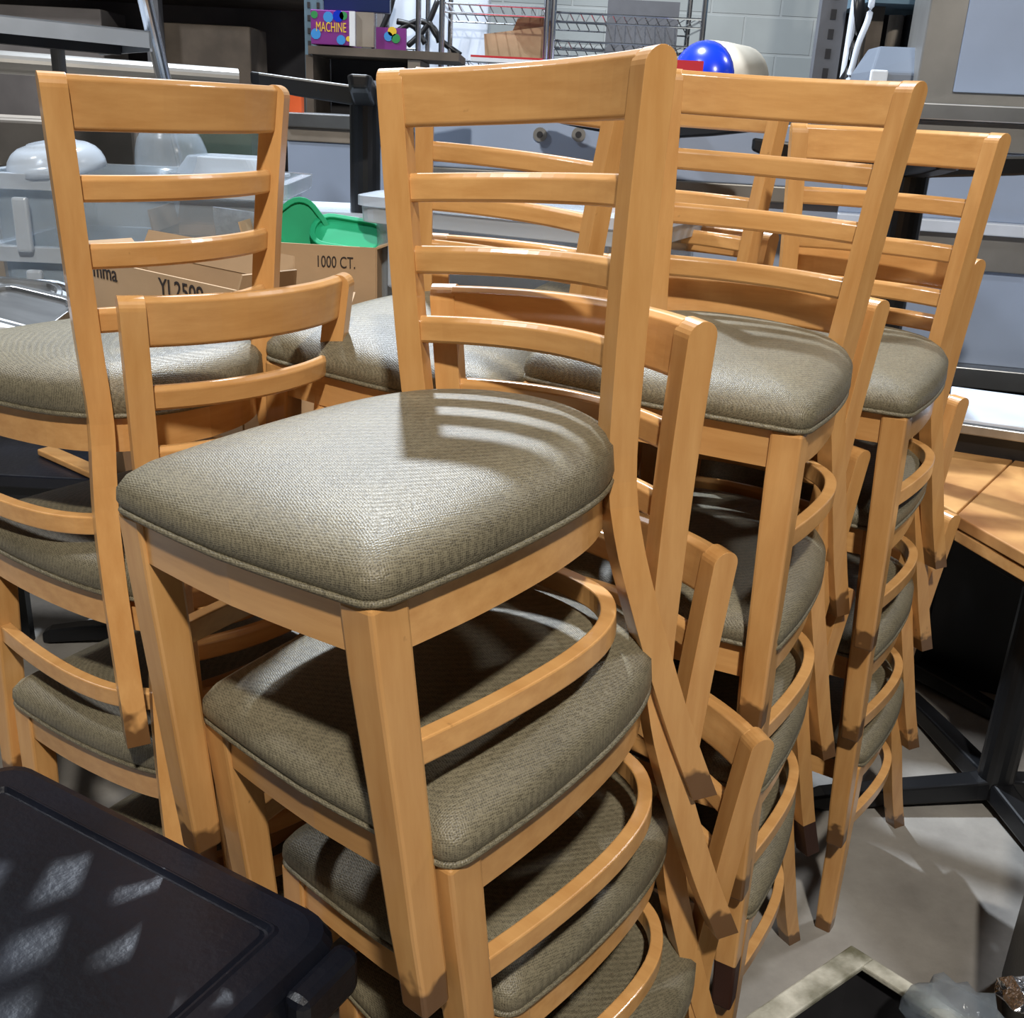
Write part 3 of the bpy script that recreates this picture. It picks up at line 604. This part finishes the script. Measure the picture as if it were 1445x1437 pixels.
wire_rack('narrow chrome wire shelving unit beside the purple carton', 528, 590, 5.2, (.4, 1.1, zA(560, 68, 5.2)), .45)
t = thing('torn_carton', 'torn brown cardboard box on the wire shelf', 'box', tuple(at(684, 86, 5.1) + V((0, .05, .004))))
bm = loft(B(), [[(0, 0, 0), (.3, 0, 0), (.3, .25, 0), (0, .25, 0)], [(-.01, 0, .11), (.31, 0, .16), (.31, .25, .15), (-.01, .25, .12)]]); obj('body', bm, 'cardboard', t)
obj('torn_flap', loft(B(), [[(.12, 0, .13), (.3, 0, .16), (.3, .01, .16), (.12, .01, .13)], [(.14, -.02, .18), (.27, -.03, .2), (.27, -.02, .2), (.14, -.01, .18)]]), 'cardboard_dark', t)
t = thing('red_rimmed_tray', 'white tray with red rim in front of the torn carton', 'tray', tuple(at(664, 80, 4.85)))
obj('plate', quad((0, 0, 0), (.31, .0, -.0), (0, .14, 0), -Z * .018), 'white_plastic', t, bevel=.002); obj('rim', quad((0, .0, .008), (.31, 0, 0), (0, .14, 0), -Z * .008), 'red', t)
single('leaning_board', bx(tuple(at(905, 50, 5.45)), (.34, .02, .30)), 'grey_paint', 'flat grey board leaning behind the right wire shelving', 'panel')
pg = at(905, 50, 5.45)
single('panel_stand', bx((pg.x, pg.y + .06, (pg.z - .16) / 2), (.4, .08, pg.z - .16)), 'beige_grey', 'grey stand under the leaning panel behind wire shelving', 'stand')
# stacked metal-framed chairs hint behind: grey machine with black hoses
t = thing('white_appliance', 'pale grey appliance with curved black hoses behind the wire shelving', 'appliance', tuple(V((at(585, 40, 5.6).x, 5.6, 0))))
obj('cabinet', bx((.05, .2, 1.15), (.62, .3, 2.3)), 'white_film', t, bevel=.01)
for pts in (((530, 60), (548, 20), (556, -10)), ((548, 62), (560, 45), (590, 30), (612, 40), (620, 60)), ((560, 30), (585, 38), (600, 62)), ((605, 30), (620, 55), (650, 78)), ((575, 65), (600, 40), (618, 0))):
    q = [at(x, y, 5.5) - V(t.location) for x, y in pts]; obj('hose', tube(B(), spline([tuple(v) for v in q], 5), .014, 8), 'black_metal', t, smooth=True)
# --- barrel and red box
P = at(958, 108, 4.6); Pe = at(1062, 118, 5.0)
t = thing('barrel', 'cream barrel lying on its side with shiny blue end', 'barrel', tuple((P + Pe) / 2)); c0 = (P + Pe) / 2
ax = (Pe - P); ax.z = 0; axn = ax.normalized(); r_ = .15
sd = axn.cross(Z)
def ringp(o, r): return [o + sd * r * math.cos(2 * PI * k / 28) + Z * r * math.sin(2 * PI * k / 28) for k in range(28)]
obj('drum', loft(B(), [ringp(axn * -.1 , r_), ringp(axn * .0, r_ * 1.02), ringp(axn * .17, r_ * .98), ringp(axn * .2, r_ * .8)]), 'cream', t, smooth=True)
obj('end_cap', loft(B(), [ringp(axn * (-.1 - .11 * math.sin(a)), max(r_ * math.cos(a), .005)) for a in [i * PI / 16 for i in range(9)]]), 'blue', t, smooth=True)
zb = (c0.z - r_ * 1.02)
t = thing('red_yellow_box', 'dark red box with yellow lettering beneath the barrel', 'box', (P.x - .06, P.y - .22, 0))
t2 = thing('barrel_bench', 'grey bench carrying the barrel and the red box', 'bench', (c0.x, c0.y, 0))
obj('seat_board', bx((0, -.08, zb - .02), (.9, .8, .04)), 'grey_paint', t2)
for x in (-.4, .4): obj('leg', bx((x, 0, zb / 2 - .02), (.05, .4, zb - .04)), 'grey_paint', t2)
bpy.data.objects['red_yellow_box'].location.z = zb
hb = at(960, 86, 4.4).z - zb
obj('carton', bx((.05, .0, hb / 2), (.13, .10, hb)), 'red', t); text('THE', .035, (.0, -.052, hb * .45), X, Z, 'yellow', t).matrix_parent_inverse = ID
# --- slotted upright, pipe, hoses at right rear
pu = at(1168, 60, 4.6); u = slotted('slotted_upright', (pu.x, pu.y, 1.6), (.10, .05, 3.2), [(pu.x, pu.y - .027, .6 + k * .072) for k in range(30)], (.022, .006, .036), 'grey_paint')
tag(u, 'grey slotted steel upright before the block wall', 'upright')
pu = at(1196, 60, 4.55); single('white_pipe', cyl(B(), (pu.x, pu.y, 0), (pu.x + .02, pu.y, 3.0), .022), 'white_plastic', 'white vertical pipe right of the slotted upright', 'pipe')
single('black_cable', tube(B(), [tuple(at(x, y, 4.4)) for x, y in ((1212, -20), (1213, 20), (1206, 70), (1188, 118), (1184, 200))], .022, 8), 'black_metal', 'thick black cable hanging beside the white pipe', 'cable', smooth=True)
single('white_hose', tube(B(), spline([tuple(at(x, y, 4.3)) for x, y in ((1232, -10), (1226, 25), (1212, 60), (1204, 90), (1197, 120), (1196, 190))], 5), .012, 8), 'white_film', 'pale flexible hose hanging beside the black cable', 'hose', smooth=True)
# cart with grey plastic housing and copper pots
P = at(1226, 112, 3.95)
t = thing('grey_appliance', 'blue grey plastic appliance beside the stainless framed cabinet', 'appliance', (P.x, P.y, 1.64))
mat('slate', L(104, 112, 124), .4)
obj('housing', loft(B(), [[(0, 0, 0), (.27, -.03, 0), (.27, .3, 0), (0, .3, 0)], [(.01, .02, .17), (.265, -.01, .17), (.265, .3, .17), (.02, .3, .17)], [(.06, .14, .26), (.265, .1, .26), (.265, .3, .26), (.07, .3, .26)]]), 'slate', t, bevel=.008)
obj('white_corner', bx((.035, .008, .09), (.06, .02, .17)), 'white_plastic', t, bevel=.006)
t = thing('tall_shelving', 'dark tall shelving with brown pots at upper right', 'shelving', (at(1240, 30, 4.6).x, 4.6, 0))
obj('back_board', bx((.35, .3, 1.35), (.9, .03, 2.7)), 'dark', t); obj('post', bx((-.02, 0, 1.35), (.06, .06, 2.7)), 'darkbrown', t)
obj('hood', bx((.35, .1, at(1280, 4, 4.5).z + .05), (.9, .5, .12)), 'bluegrey', t); obj('shelf_board', bx((.35, .15, 1.74), (.9, .4, .03)), 'darkbrown', t)
for k, (px, py, r_, m_) in enumerate(((1322, 38, .055, 'copper'), (1304, 62, .03, 'copper'), (1330, 66, .05, 'copper'), (1284, 45, .028, 'black_metal'), (1262, 45, .03, 'beige_grey'))):
    p = at(px, py, 4.65); single('pot', cyl(B(), (p.x, p.y, 1.758), (p.x, p.y, p.z + .06), r_), m_, ['large copper-brown pot', 'narrow copper-brown canister', 'short copper-brown pot', 'black canister', 'pale canister'][k] + ' on the dark tall shelving', 'pot', 'pots on the tall shelving')
# base stands for upper right things
# --- lower left under the table: black pedestal foot, grey seat pad
t = thing('table_base', 'black table base foot on the floor beneath the left stack', 'table base', tuple(atz(190, 905, 0)))
fe = atz(62, 892, .03) - V(t.location); cross_base(t, None, math.atan2(fe.y, fe.x), arm=min(.5, V((fe.x, fe.y)).length), pole=.6)
# --- bottom right: worn white metal box, bag, foil
zf = .30; q0, q1, q2 = atz(1203, 1338, zf), atz(1020, 1462, zf), atz(1345, 1425, zf)
e_a = (q1 - q0); e_a.z = 0; e_a = e_a.normalized(); e_b = V((e_a.y, -e_a.x, 0)); e_b = e_b if e_b.dot(q2 - q0) > 0 else -e_b
e_b = ((q2 - q0).normalized() + e_b * .2).normalized(); e_b.z = 0
t = thing('metal_pan', 'worn white enamel box with black interior on floor, bottom right', 'pan')
La, Lb = .42, .34
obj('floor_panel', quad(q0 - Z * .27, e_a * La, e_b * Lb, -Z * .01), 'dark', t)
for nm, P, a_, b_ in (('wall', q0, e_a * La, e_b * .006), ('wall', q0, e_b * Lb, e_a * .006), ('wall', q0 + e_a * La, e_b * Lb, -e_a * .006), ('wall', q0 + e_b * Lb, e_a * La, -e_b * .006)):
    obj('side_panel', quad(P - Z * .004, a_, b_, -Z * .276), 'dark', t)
for P, a_, b_ in ((q0 - e_b * .006 - e_a * .006, e_a * (La + .01), e_b * .042), (q0 - e_a * .006 + e_b * .034, e_b * (Lb - .03), e_a * .030), (q0 + e_a * La, e_b * Lb, -e_a * .03), (q0 + e_b * Lb, e_a * La, -e_b * .03)):
    obj('rim', quad(P, a_, b_, -Z * .012), 'dirty_white', t, bevel=.003)
rb_ = random.Random(3); bm = bmesh.new(); bmesh.ops.create_icosphere(bm, subdivisions=3, radius=1)
for v in bm.verts: k = 1 + .2 * math.sin(v.co.x * 7 + 1) * math.cos(v.co.y * 6) + rb_.uniform(-.12, .12); v.co = V((v.co.x * .075 * k, v.co.y * .055 * k, v.co.z * .05 * k))
o = single('plastic_bag', bm, 'bag', 'crumpled clear plastic bag on the pan rim, bottom right', 'bag', smooth=True); o.location = atz(1350, 1440, .33); o.rotation_euler = (0, 0, -.5)
bm = bmesh.new(); bmesh.ops.create_icosphere(bm, subdivisions=2, radius=1)
for v in bm.verts: k = rb_.uniform(.6, 1.2); v.co = V((v.co.x * .05 * k, v.co.y * .035 * k, v.co.z * .03 * k))
o = single('foil_scrap', bm, 'foil', 'crumpled shiny foil scrap at the bottom right corner', 'foil'); o.location = atz(1448, 1405, .33)
single('black_crate', bx(tuple(atz(1470, 1430, .15) + V((.12, .05, 0))), (.26, .3, .29), -.4), 'black_plastic', 'black crate under the foil scrap at bottom right corner', 'crate', bevel=.01)
# unseen black table added beyond the right edge to shade the floor

t = thing('shade_blocker_table', 'added dark table beyond the right edge, blocking light from the floor', 'table', (1.25, 1.15, 0))
ta, tb = V((.89, .98, .75)), V((1.13, 1.50, .75)); tv = (tb - ta); tn = V((tv.y, -tv.x, 0)).normalized()
obj('tabletop', quad(ta - V(t.location), tv, tn * .75, -Z * .03), 'black_metal', t)
cross_base(t, None, .4, arm=.26, pole=.72)

wa, wb = atz(52, 634, .832), atz(186, 694, .832)
single('wooden_slat', quad(wa, wb - wa, V((.02, .035, 0)), -Z * .015), 'maple_rail', 'loose pale wooden slat lying under the left topmost seat', 'slat', bevel=.003)
